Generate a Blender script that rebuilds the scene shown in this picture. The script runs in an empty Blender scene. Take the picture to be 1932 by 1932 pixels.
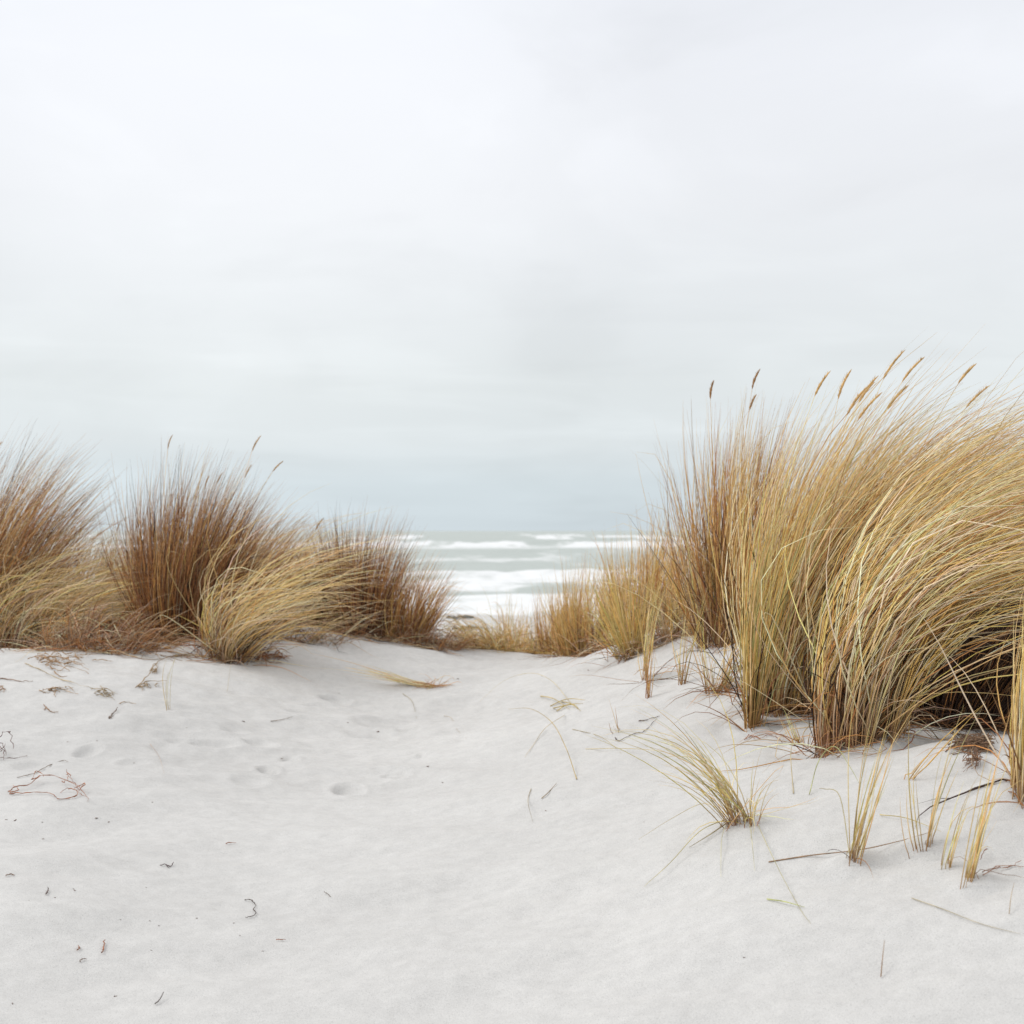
import bpy, math, random
import numpy as np
from mathutils import Vector

C = bpy.context.scene
COL = C.collection
rng = np.random.default_rng(11)
random.seed(11)
R = math.radians

# ------------------------------------------------------------------ camera
EYE = 1.0                       # eye height above the foot of the path (z = 0)
T = 0.35                        # tan of half the field of view (80 mm on 56 mm film)
PITCH = math.atan(35.5 / 966 * T)
cam = bpy.data.cameras.new('camera')
cam.sensor_width = 56.0
cam.lens = 28.0 / T
cam.clip_start = 0.05
cam.clip_end = 60000
cam.dof.use_dof = True
cam.dof.focus_distance = 3.9
cam.dof.aperture_fstop = 10.0
cam_o = bpy.data.objects.new('camera', cam)
cam_o.location = (0, 0, EYE)
cam_o.rotation_euler = (R(90) + PITCH, 0, 0)
COL.objects.link(cam_o)
C.camera = cam_o

# ------------------------------------------------------------------ sky, sun, exposure
SUN_AZ, SUN_EL = R(-84), R(46)          # azimuth from +Y (forward), negative to the left
world = bpy.data.worlds.new('World')
C.world = world
world.use_nodes = True
nt = world.node_tree
nt.nodes.clear()


def N(tree, kind, **kw):
    n = tree.nodes.new(kind)
    for k, v in kw.items():
        setattr(n, k, v)
    return n


def ramp(tree, stops, interp='LINEAR'):
    n = tree.nodes.new('ShaderNodeValToRGB')
    n.color_ramp.interpolation = interp
    e = n.color_ramp.elements
    while len(e) > 1:
        e.remove(e[-1])
    for i, (p, c) in enumerate(stops):
        if i == 0:
            el = e[0]
            el.position = p
        else:
            el = e.new(p)
        el.color = (c[0], c[1], c[2], 1) if not isinstance(c, (int, float)) else (c, c, c, 1)
    return n


def build_world():
    L = nt.links.new
    out = N(nt, 'ShaderNodeOutputWorld')
    bg = N(nt, 'ShaderNodeBackground')
    bg.inputs['Strength'].default_value = 0.1
    sky = N(nt, 'ShaderNodeTexSky', sky_type='NISHITA', sun_disc=False)
    sky.sun_elevation = SUN_EL
    sky.sun_rotation = SUN_AZ
    sky.air_density = 1.5
    sky.dust_density = 3.0
    tc = N(nt, 'ShaderNodeTexCoord')
    sep = N(nt, 'ShaderNodeSeparateXYZ')
    L(tc.outputs['Generated'], sep.inputs[0])
    # overcast deck: colour by elevation
    grad = ramp(nt, [(0.0, (.672, .755, .80)), (0.032, (.69, .77, .81)), (0.06, (.755, .81, .835)), (0.10, (.775, .82, .838)),
                     (0.145, (.81, .845, .87)), (0.22, (.865, .885, .92)), (0.30, (.885, .905, .95)), (0.36, (.875, .90, .95)),
                     (0.7, (1.0, 1.0, 1.0)), (1.0, (1.0, 1.0, 1.0))])
    L(sep.outputs['Z'], grad.inputs[0])
    # soft mottled deck, with thin streaks low over the sea
    def cloud(scale, stretch, loc, stops, detail):
        mp = N(nt, 'ShaderNodeMapping'); mp.inputs['Scale'].default_value = stretch; mp.inputs['Location'].default_value = loc
        L(tc.outputs['Generated'], mp.inputs[0])
        n1 = N(nt, 'ShaderNodeTexNoise')
        n1.inputs['Scale'].default_value = scale; n1.inputs['Detail'].default_value = detail; n1.inputs['Roughness'].default_value = .52
        n1.inputs['Distortion'].default_value = .5
        L(mp.outputs[0], n1.inputs['Vector'])
        c_ = ramp(nt, stops, 'EASE')
        L(n1.outputs['Fac'], c_.inputs[0])
        return c_
    c1 = cloud(4.2, (1, 1, 2.3), (3.1, .7, .2), [(0.30, .95), (0.48, 1.0), (0.68, 1.05)], 6)
    c2 = cloud(3.4, (1, 1, 8.5), (.4, 2.2, 1.0), [(0.30, .945), (0.5, 1.0), (0.68, 1.06)], 4)
    low = ramp(nt, [(0.0, 1.0), (0.09, .9), (0.17, .15), (.3, 0.0)])
    L(sep.outputs['Z'], low.inputs[0])
    cr = N(nt, 'ShaderNodeMixRGB', blend_type='MULTIPLY')
    L(low.outputs[0], cr.inputs[0]); L(c1.outputs[0], cr.inputs[1]); L(c2.outputs[0], cr.inputs[2])
    mul = N(nt, 'ShaderNodeMixRGB', blend_type='MULTIPLY'); mul.inputs[0].default_value = 1
    L(grad.outputs[0], mul.inputs[1]); L(cr.outputs[0], mul.inputs[2])
    # thin bright patch of the deck in front of the hidden sun's side of the sky
    def glow(vec, k, amt, prev):
        d = N(nt, 'ShaderNodeVectorMath', operation='DOT_PRODUCT')
        L(tc.outputs['Generated'], d.inputs[0])
        d.inputs[1].default_value = Vector(vec).normalized()
        m = N(nt, 'ShaderNodeMapRange', interpolation_type='SMOOTHSTEP')
        m.inputs['From Min'].default_value = k; m.inputs['From Max'].default_value = 1
        m.inputs['To Min'].default_value = 0; m.inputs['To Max'].default_value = amt
        L(d.outputs['Value'], m.inputs['Value'])
        a = N(nt, 'ShaderNodeMixRGB', blend_type='ADD'); a.inputs[0].default_value = 1
        L(prev.outputs[0], a.inputs[1]); L(m.outputs[0], a.inputs[2])
        return a
    g = glow((-.17, 1, .29), .965, .085, mul)
    g = glow((-.7, .1, 1.2), .62, .62, g)
    sc = N(nt, 'ShaderNodeMixRGB', blend_type='MULTIPLY'); sc.inputs[0].default_value = 1
    sc.inputs[2].default_value = (10, 10, 10, 1)
    L(g.outputs[0], sc.inputs[1])
    mx = N(nt, 'ShaderNodeMixRGB'); mx.inputs[0].default_value = .95
    L(sky.outputs[0], mx.inputs[1]); L(sc.outputs[0], mx.inputs[2])
    L(mx.outputs[0], bg.inputs[0]); L(bg.outputs[0], out.inputs[0])


build_world()
sun = bpy.data.lights.new('sun', 'SUN')
sun.energy = 1.35
sun.angle = R(20)
sun.color = (1, .965, .92)
sun_o = bpy.data.objects.new('sun', sun)
sd = Vector((math.sin(SUN_AZ) * math.cos(SUN_EL), math.cos(SUN_AZ) * math.cos(SUN_EL), math.sin(SUN_EL)))
sun_o.rotation_euler = (-sd).to_track_quat('-Z', 'Y').to_euler()
COL.objects.link(sun_o)
C.view_settings.view_transform = 'Standard'
C.view_settings.look = 'None'
C.view_settings.exposure = 0.0
C.view_settings.gamma = 1.0
C.cycles.max_bounces = 8
C.cycles.diffuse_bounces = 4
C.cycles.use_denoising = True

# ------------------------------------------------------------------ noise
_perm = np.random.default_rng(3).permutation(512)
_perm = np.concatenate([_perm, _perm])


def vnoise(x, y):
    """smooth gradient-like value noise in about -1..1"""
    xi = np.floor(x).astype(int); yi = np.floor(y).astype(int)
    fx = x - xi; fy = y - yi
    ux = fx * fx * fx * (fx * (fx * 6 - 15) + 10); uy = fy * fy * fy * (fy * (fy * 6 - 15) + 10)

    def g(a, b, dx, dy):
        h = _perm[(_perm[a & 511] + b) & 511] * (2 * math.pi / 512)
        return np.cos(h) * dx + np.sin(h) * dy
    a = g(xi, yi, fx, fy); b = g(xi + 1, yi, fx - 1, fy)
    c = g(xi, yi + 1, fx, fy - 1); d = g(xi + 1, yi + 1, fx - 1, fy - 1)
    return ((a + (b - a) * ux) * (1 - uy) + (c + (d - c) * ux) * uy) * 1.5


def fbm(x, y, o=4):
    t = 0; a = 1.0
    for i in range(o):
        t = t + a * vnoise(x * 2 ** i + 17.3 * i, y * 2 ** i - 9.1 * i)
        a *= .5
    return t


def sstep(a, b, x):
    t = np.clip((x - a) / (b - a), 0, 1)
    return t * t * (3 - 2 * t)


# ------------------------------------------------------------------ terrain height
SEA = -2.0                               # sea level, three metres below the eye


def ray(px, py):
    """direction (per metre forward) through a point of the picture, 1932-unit frame"""
    u = (px - 966) / 966 * T; v = (966 - py) / 966 * T
    c, s = math.cos(PITCH), math.sin(PITCH)
    y = c - v * s; z = s + v * c
    return u / y, z / y


SURVEY = [  # picture point and how far away the sand is there
    (966, 1932, 2.80), (480, 1932, 2.82), (0, 1932, 2.82), (1450, 1932, 2.60), (1932, 1932, 2.42),
    (966, 1600, 3.90), (500, 1600, 3.95), (0, 1600, 3.85), (966, 1400, 5.35), (600, 1400, 5.4), (0, 1400, 5.05),
    (966, 1300, 6.6), (600, 1310, 6.5), (0, 1300, 5.9), (300, 1300, 6.0), (966, 1243, 7.9), (900, 1240, 8.1), (0, 1218, 7.1),
    (250, 1228, 6.95), (430, 1232, 6.85), (340, 1192, 7.8), (560, 1247, 6.9), (620, 1182, 8.0), (700, 1192, 8.1),
    (850, 1226, 8.2), (775, 1205, 8.3), (700, 1182, 8.6), (1080, 1235, 7.8), (1190, 1230, 6.4), (1225, 1315, 5.2), (1330, 1200, 5.7), (1350, 1310, 4.9),
    (1420, 1370, 4.3), (1575, 1392, 4.0), (1720, 1385, 3.95), (1905, 1490, 3.3), (1400, 1560, 3.3), (1150, 1450, 4.25),
    (1605, 1630, 3.0), (1825, 1665, 2.85), (1700, 1800, 2.68), (1200, 1700, 3.2), (1260, 1205, 6.3), (1600, 1270, 5.1), (1850, 1270, 4.9)]


def mean_h(x, y):
    near = .04 + .30 * sstep(2.5, 8, y)
    far = np.interp(y, [9, 10, 12, 15, 20, 30, 50, 70, 120, 30000], [.34, .1, -.55, -.95, -1.35, -1.72, -1.98, -2.5, -4.5, -30])
    near = near + .25 * sstep(2.5, 6, np.abs(x)) * sstep(3, 7, y)
    return np.where(y < 9, near, far)


KL = 1.35


def _fit():
    P = []
    for px, py, d in SURVEY:
        a, b = ray(px, py)
        P.append((a * d, d, EYE + b * d))
    P = np.array(P)
    K = np.exp(-(((P[:, None, :2] - P[None, :, :2]) ** 2).sum(2)) / (2 * KL * KL)) + 4e-3 * np.eye(len(P))
    w = np.linalg.solve(K, P[:, 2] - mean_h(P[:, 0], P[:, 1]))
    return P, w


FP, FW = _fit()


def base_h(x, y):
    x = np.asarray(x, float); y = np.asarray(y, float)
    h = mean_h(x, y)
    m = (np.abs(x) < 9) & (y > -4) & (y < 14)
    xs, ys = x[m], y[m]
    t = np.zeros(xs.shape)
    for (px, py, _), w in zip(FP, FW):
        t += w * np.exp(-((xs - px) ** 2 + (ys - py) ** 2) / (2 * KL * KL))
    h[m] += t * (1 - sstep(8.6, 9.6, ys))
    return h


DIMPLES = []          # world x, y, rx, ry, depth, rot


def detail_h(x, y):
    a = sstep(14, 9, y)
    wx = x + .15 * vnoise(x * .9, y * .9)
    h = .034 * vnoise(wx * .8 + 3, y * 1.3) + .019 * vnoise(wx * 2.1 + 5, y * 3.4 + wx * .8)
    h = h + .0078 * vnoise(wx * 4.2 + y * 1.2, y * 8.5) + .0034 * vnoise(x * 9 + 2 + y * 3, y * 17)
    h = h + .011 * vnoise((wx * .8 + y * .6) * 1.5 + 4, (y * .8 - wx * .6) * 4.2)
    h = h + .0009 * vnoise(x * 28, y * 36)
    rough = sstep(4.4, 5.6, y) * sstep(1.0, .2, x)           # trampled sand near the left clumps
    h = h + rough * (.006 * vnoise(x * 6, y * 7) + .004 * vnoise(x * 13, y * 12))
    h = h * a
    for (cx, cy, rx, ry, dep, rot) in DIMPLES:
        m = (np.abs(x - cx) < .5) & (np.abs(y - cy) < .5)
        if m.any():
            dx, dy = x[m] - cx, y[m] - cy
            c, s = math.cos(rot), math.sin(rot)
            q = ((dx * c + dy * s) / rx) ** 2 + ((-dx * s + dy * c) / ry) ** 2
            h[m] += -dep * np.exp(-q ** 1.6) + .35 * dep * np.exp(-((np.sqrt(q) - 1.35) / .35) ** 2)
    return h


def ground(x, y):
    x = np.atleast_1d(np.asarray(x, float)); y = np.atleast_1d(np.asarray(y, float))
    return base_h(x, y) + detail_h(x, y)


_Y = np.concatenate([np.arange(1.6, 9.2, .01), np.geomspace(9.2, 300, 300)])


def at(px, py):
    """where the line of sight through a picture point meets the sand"""
    a, b = ray(px, py)
    hh = ground(a * _Y, _Y)
    below = np.nonzero(EYE + b * _Y <= hh)[0]
    i = below[0] if len(below) else len(_Y) - 1
    return np.array([a * _Y[i], _Y[i], hh[i]])


def at_d(px, d):
    a, _ = ray(px, 1000)
    x = a * d
    return np.array([x, d, ground(x, d)[0]])


def PXM(d):           # metres per picture unit at distance d
    return d * T / 966


for (px, py, w, h, dep, rot) in [
        (632, 1321, 26, 7, .022, 0), (600, 1332, 26, 6, .010, .1), (165, 1421, 20, 9, .018, -.2), (505, 1453, 16, 12, .026, .3), (545, 1436, 14, 8, .012, 0),
        (657, 1497, 24, 11, .022, .3), (720, 1365, 48, 11, .016, 0), (700, 1392, 40, 10, .009, 0), (490, 1400, 28, 8, .014, 0), (400, 1408, 44, 7, .013, .15),
        (345, 1400, 30, 6, .010, .1), (470, 1475, 30, 9, .010, .3), (795, 1425, 8, 5, .010, 0), (735, 1465, 14, 4, .009, 0),
        (60, 1448, 34, 8, .010, .2), (250, 1440, 24, 6, .008, 0), (320, 1390, 26, 6, .008, 0), (560, 1345, 20, 5, .008, 0), (880, 1390, 22, 6, .006, 0),
        (440, 1382, 20, 5, .008, 0), (1000, 1350, 24, 6, .007, 0), (1010, 1535, 46, 12, .006, .2), (690, 1720, 80, 18, .006, .1)]:
    p = at(px, py)
    m = PXM(p[1])
    DIMPLES.append((p[0], p[1], w * m, h * m * 3.2, dep * 1.05, rot))
for _ in range(22):
    p = at(random.uniform(260, 780), random.uniform(1305, 1490))
    q = random.uniform(.035, .09)
    DIMPLES.append((p[0], p[1], q * 1.3, q * random.uniform(.6, 1), random.uniform(.002, .007), random.uniform(0, 3)))
for (px, py, r, up) in [(1400, 1558, .09, .012), (1605, 1630, .05, .010), (1745, 1597, .05, .009), (1785, 1647, .04, .008), (1827, 1666, .05, .010), (1421, 1372, .07, .018), (1582, 1394, .12, .03),
                        (1645, 1388, .13, .03), (1918, 1490, .10, .025), (1217, 1286, .08, .015), (1190, 1233, .12, .025), (432, 1230, .22, .04), (55, 1216, .3, .04), (190, 1222, .25, .03), (340, 1194, .25, .05)]:
    p = at(px, py)
    DIMPLES.append((p[0], p[1], r, r * .9, -up, 0))
# ------------------------------------------------------------------ materials


def mat(name):
    m = bpy.data.materials.new(name)
    m.use_nodes = True
    b = m.node_tree.nodes['Principled BSDF']
    return m, m.node_tree, b


def sand_material():
    m, t, b = mat('sand')
    L = t.links.new
    tc = N(t, 'ShaderNodeTexCoord')

    def noise(scale, det=2, rough=.5, stretch=None):
        n = N(t, 'ShaderNodeTexNoise'); n.inputs['Scale'].default_value = scale; n.inputs['Detail'].default_value = det
        n.inputs['Roughness'].default_value = rough
        if stretch:
            mp = N(t, 'ShaderNodeMapping'); mp.inputs['Scale'].default_value = stretch
            L(tc.outputs['Object'], mp.inputs[0]); L(mp.outputs[0], n.inputs['Vector'])
        else:
            L(tc.outputs['Object'], n.inputs['Vector'])
        return n
    big = noise(.9, 4)
    grain = noise(420, 2, .7)
    mid = noise(26, 5, .62)
    base = ramp(t, [(.3, (.512, .507, .498)), (.7, (.572, .567, .557))])
    L(big.outputs['Fac'], base.inputs[0])
    gr = ramp(t, [(.25, .62), (.42, .94), (.6, 1.04), (.8, 1.14)])
    L(grain.outputs['Fac'], gr.inputs[0])
    mr = ramp(t, [(.3, .93), (.65, 1.03)])
    L(mid.outputs['Fac'], mr.inputs[0])
    m1 = N(t, 'ShaderNodeMixRGB', blend_type='MULTIPLY'); m1.inputs[0].default_value = 1
    m2 = N(t, 'ShaderNodeMixRGB', blend_type='MULTIPLY'); m2.inputs[0].default_value = 1
    L(base.outputs[0], m1.inputs[1]); L(gr.outputs[0], m1.inputs[2]); L(m1.outputs[0], m2.inputs[1]); L(mr.outputs[0], m2.inputs[2])
    # sparse dark mineral grains
    vor = N(t, 'ShaderNodeTexVoronoi'); vor.inputs['Scale'].default_value = 95
    L(tc.outputs['Object'], vor.inputs['Vector'])
    less = N(t, 'ShaderNodeMath', operation='LESS_THAN'); less.inputs[1].default_value = .11
    L(vor.outputs['Distance'], less.inputs[0])
    sepc = N(t, 'ShaderNodeSeparateColor'); L(vor.outputs['Color'], sepc.inputs[0])
    gt = N(t, 'ShaderNodeMath', operation='GREATER_THAN'); gt.inputs[1].default_value = .8
    L(sepc.outputs[0], gt.inputs[0])
    mu = N(t, 'ShaderNodeMath', operation='MULTIPLY'); L(less.outputs[0], mu.inputs[0]); L(gt.outputs[0], mu.inputs[1])
    mu2 = N(t, 'ShaderNodeMath', operation='MULTIPLY'); L(mu.outputs[0], mu2.inputs[0]); mu2.inputs[1].default_value = .35
    m3 = N(t, 'ShaderNodeMixRGB'); L(mu2.outputs[0], m3.inputs[0]); L(m2.outputs[0], m3.inputs[1]); m3.inputs[2].default_value = (.22, .19, .16, 1)
    L(m3.outputs[0], b.inputs['Base Color'])
    b.inputs['Roughness'].default_value = .95
    b.inputs['Specular IOR Level'].default_value = .15
    fine = noise(300, 3, .75)
    rip = noise(38, 4, .6, (.55, 1.3, 1))
    b1 = N(t, 'ShaderNodeBump'); b1.inputs['Strength'].default_value = .5; b1.inputs['Distance'].default_value = .002
    b2 = N(t, 'ShaderNodeBump'); b2.inputs['Strength'].default_value = .45; b2.inputs['Distance'].default_value = .006
    L(fine.outputs['Fac'], b1.inputs['Height']); L(rip.outputs['Fac'], b2.inputs['Height'])
    L(b2.outputs[0], b1.inputs['Normal']); L(b1.outputs[0], b.inputs['Normal'])
    return m


def grass_material(name, rough=.7, spec=.16):
    m, t, b = mat(name)
    L = t.links.new
    a = N(t, 'ShaderNodeAttribute', attribute_name='tint')
    tc = N(t, 'ShaderNodeTexCoord')
    n = N(t, 'ShaderNodeTexNoise'); n.inputs['Scale'].default_value = 45; n.inputs['Detail'].default_value = 3
    L(tc.outputs['Object'], n.inputs['Vector'])
    r = ramp(t, [(.3, .82), (.7, 1.14)])
    L(n.outputs['Fac'], r.inputs[0])
    mx = N(t, 'ShaderNodeMixRGB', blend_type='MULTIPLY'); mx.inputs[0].default_value = 1
    L(a.outputs['Color'], mx.inputs[1]); L(r.outputs[0], mx.inputs[2])
    L(mx.outputs[0], b.inputs['Base Color'])
    b.inputs['Roughness'].default_value = rough
    b.inputs['Specular IOR Level'].default_value = spec
    return m


def sea_material():
    m, t, b = mat('sea_water')
    L = t.links.new
    a = N(t, 'ShaderNodeAttribute', attribute_name='foam')
    tc = N(t, 'ShaderNodeTexCoord')
    mp = N(t, 'ShaderNodeMapping'); mp.inputs['Scale'].default_value = (.6, .25, 1)
    L(tc.outputs['Object'], mp.inputs[0])
    n = N(t, 'ShaderNodeTexNoise'); n.inputs['Scale'].default_value = 1.0; n.inputs['Detail'].default_value = 7; n.inputs['Roughness'].default_value = .65
    L(mp.outputs[0], n.inputs['Vector'])
    ad = N(t, 'ShaderNodeMath', operation='MULTIPLY_ADD'); L(n.outputs['Fac'], ad.inputs[0]); ad.inputs[1].default_value = 1.0
    L(a.outputs['Fac'], ad.inputs[2])
    r = ramp(t, [(.78, 0.0), (1.15, 1.0)])
    s = N(t, 'ShaderNodeMath', operation='MULTIPLY'); L(ad.outputs[0], s.inputs[0]); s.inputs[1].default_value = 1.0
    mr = N(t, 'ShaderNodeMapRange'); mr.inputs['From Min'].default_value = .74; mr.inputs['From Max'].default_value = 1.32
    L(ad.outputs[0], mr.inputs['Value'])
    f = N(t, 'ShaderNodeMixRGB'); L(mr.outputs[0], f.inputs[0])
    f.inputs[1].default_value = (.37, .41, .385, 1); f.inputs[2].default_value = (.70, .715, .725, 1)
    L(f.outputs[0], b.inputs['Base Color'])
    ro = N(t, 'ShaderNodeMapRange'); ro.inputs['To Min'].default_value = .42; ro.inputs['To Max'].default_value = .95
    L(mr.outputs[0], ro.inputs['Value']); L(ro.outputs[0], b.inputs['Roughness'])
    b.inputs['IOR'].default_value = 1.33
    n2 = N(t, 'ShaderNodeTexNoise'); n2.inputs['Scale'].default_value = .9; n2.inputs['Detail'].default_value = 6
    mp2 = N(t, 'ShaderNodeMapping'); mp2.inputs['Scale'].default_value = (.5, 1.2, 1)
    L(tc.outputs['Object'], mp2.inputs[0]); L(mp2.outputs[0], n2.inputs['Vector'])
    bp = N(t, 'ShaderNodeBump'); bp.inputs['Strength'].default_value = .5; bp.inputs['Distance'].default_value = .35
    L(n2.outputs['Fac'], bp.inputs['Height']); L(bp.outputs[0], b.inputs['Normal'])
    return m


M_SAND = sand_material()
M_GRASS = grass_material('grass_blade')
M_DEAD = grass_material('dead_grass', .8, .15)
M_HEAD = grass_material('seed_head', .9, .1)
M_TWIG = grass_material('twig_bark', .85, .2)
M_SEA = sea_material()

# ------------------------------------------------------------------ mesh helpers


class MB:
    """gathers vertices, quads / tris and vertex colours for one mesh"""
    def __init__(self):
        self.v = []; self.q = []; self.c = []; self.n = 0

    def add(self, v, q, c):
        self.v.append(v); self.q.append(q + self.n); self.c.append(c); self.n += len(v)

    def build(self, name, material, parent=None, origin=(0, 0, 0)):
        v = np.concatenate(self.v) - np.asarray(origin)[None]
        q = np.concatenate(self.q); c = np.concatenate(self.c)
        me = bpy.data.meshes.new(name)
        me.vertices.add(len(v)); me.vertices.foreach_set('co', v.astype(np.float32).ravel())
        me.loops.add(q.size); me.loops.foreach_set('vertex_index', q.astype(np.int32).ravel())
        me.polygons.add(len(q)); me.polygons.foreach_set('loop_start', np.arange(0, q.size, 4, dtype=np.int32))
        me.polygons.foreach_set('use_smooth', np.ones(len(q), bool))
        at_ = me.attributes.new('tint', 'FLOAT_COLOR', 'POINT')
        at_.data.foreach_set('color', np.concatenate([c, np.ones((len(c), 1))], 1).astype(np.float32).ravel())
        me.update(calc_edges=True)
        me.materials.append(material)
        o = bpy.data.objects.new(name, me)
        COL.objects.link(o)
        if parent is not None:
            o.parent = parent
        else:
            o.location = origin
        return o


def unit(a):
    return a / np.maximum(np.linalg.norm(a, axis=-1, keepdims=True), 1e-9)


def tubes(mb, path, rad, flat, col, sides=3):
    """sweep: path (n,K,3), rad (n,K), col (n,K,3)"""
    n, K, _ = path.shape
    d = unit(np.gradient(path, axis=1))
    ref = unit(rng.normal(size=(n, 1, 3)))
    n1 = unit(np.cross(d, ref)); n2 = np.cross(d, n1)
    ang = np.arange(sides) * 2 * math.pi / sides
    ring = path[:, :, None] + rad[:, :, None, None] * (np.cos(ang)[None, None, :, None] * n1[:, :, None] + flat * np.sin(ang)[None, None, :, None] * n2[:, :, None])
    v = ring.reshape(-1, 3)
    c = np.repeat(col.reshape(-1, 3), sides, axis=0)
    idx = np.arange(n * K * sides).reshape(n, K, sides)
    a = idx[:, :-1, :]; b = idx[:, 1:, :]
    q = np.stack([a, np.roll(a, -1, 2), np.roll(b, -1, 2), b], -1).reshape(-1, 4)
    mb.add(v, q, c)


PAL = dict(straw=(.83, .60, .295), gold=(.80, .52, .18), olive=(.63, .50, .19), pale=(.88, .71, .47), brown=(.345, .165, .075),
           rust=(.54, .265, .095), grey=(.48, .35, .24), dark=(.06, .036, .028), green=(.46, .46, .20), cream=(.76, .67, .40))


def grow(mb, P, L, d0, wind, wp, droop, col, sheath, w, K=9, curl=.05, sheath_len=.16, flat=.55, clampz=True, taper=.9):
    """blades: base P, length L, first direction d0, pull of the wind, droop"""
    n = len(P)
    s = np.linspace(0, 1, K)
    up = np.array([0, 0, 1.0])
    sp = s[None, :, None] ** wp
    cu = rng.normal(size=(n, 1, 3)) * curl
    ph = rng.uniform(0, 6.28, (n, 1, 1))
    d = d0[:, None] + wind[:, None] * sp - up * droop[:, None, None] * s[None, :, None] ** 1.7 + cu * np.sin(3 * s[None, :, None] + ph)
    d = unit(d)
    seg = (d[:, 1:] + d[:, :-1]) / 2 * (L / (K - 1))[:, None, None]
    path = np.concatenate([np.zeros((n, 1, 3)), np.cumsum(seg, 1)], 1) + P[:, None]
    if clampz:
        g = ground(path[:, :, 0].ravel(), path[:, :, 1].ravel()).reshape(n, K)
        lift = .004 + .01 * rng.random((n, 1))
        inner = path[:, 1:, 2]
        path[:, 1:, 2] = np.maximum(inner, g[:, 1:] + lift)
    rad = (w / 2)[:, None] * (1 - taper * s[None] ** 2.4) * np.minimum(1, .7 + 2 * s[None])
    f = np.clip(1 - s / sheath_len, 0, 1)[None, :, None] ** .7
    tip = (sstep(.6, 1, s) * .25)[None, :, None] * sstep(.06, .2, col[:, :1])[:, None]
    c = col[:, None] * (1 - f) + sheath[:, None] * f
    c = c * (1 - tip) + tip * np.array([.74, .55, .28])
    tubes(mb, path, rad, flat, c)
    return path


def pick(pal, n, var=.18):
    keys = list(pal)
    p = np.array([pal[k] for k in keys], float); p /= p.sum()
    i = rng.choice(len(keys), n, p=p)
    c = np.array([PAL[k] for k in keys])[i]
    return np.clip(c * rng.normal(1, var, (n, 1)).clip(.5, 1.5) * rng.normal(1, .05, (n, 3)), .01, .9)


def root_empty(name, loc, label, cat, group=None):
    o = bpy.data.objects.new(name, None)
    o.empty_display_size = .1
    o.location = loc
    COL.objects.link(o)
    o['label'] = label; o['category'] = cat
    if group:
        o['group'] = group
    return o


def seed_head(parent, path, length, rad, color):
    """dense bristly spike at the end of a culm"""
    tip = path[-1]; d = unit(path[-1] - path[-2])
    K = 14
    s = np.linspace(0, 1, K)
    bend = np.array([.22, 0, -.05])
    P = tip[None] + d[None] * (s * length)[:, None] + bend[None] * (s ** 2 * length)[:, None]
    prof = np.sin(np.pi * np.clip(s * .93 + .05, 0, 1)) ** .55
    mb = MB()
    r = rad * prof * rng.normal(1, .10, K)
    r[0] = rad * .2; r[-1] = rad * .06
    c = np.array(color)[None] * rng.normal(1, .12, (K, 1))
    tubes(mb, P[None], r[None], 1.0, c[None], 7)
    # bristles lying along the spike
    nb = 46
    k = rng.integers(1, K - 2, nb)
    th = rng.uniform(0, 6.28, nb)
    side = unit(np.cross(d, rng.normal(size=(nb, 3))))
    st = P[k] + side * (r[k] * .7)[:, None]
    dirs = unit(d[None] + side * .38)
    ln = length * rng.uniform(.07, .14, nb)
    pa = np.stack([st, st + dirs * (ln * .5)[:, None], st + dirs * ln[:, None] - side * (ln * .1)[:, None]], 1)
    rr = np.stack([np.full(nb, rad * .22), np.full(nb, rad * .18), np.full(nb, rad * .03)], 1)
    cc = np.repeat((np.array(color)[None] * rng.normal(1.1, .2, (nb, 1)))[:, None], 3, 1)
    tubes(mb, pa, rr, .6, cc, 3)
    return mb.build('seed_head', M_HEAD, parent, parent.location)


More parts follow.
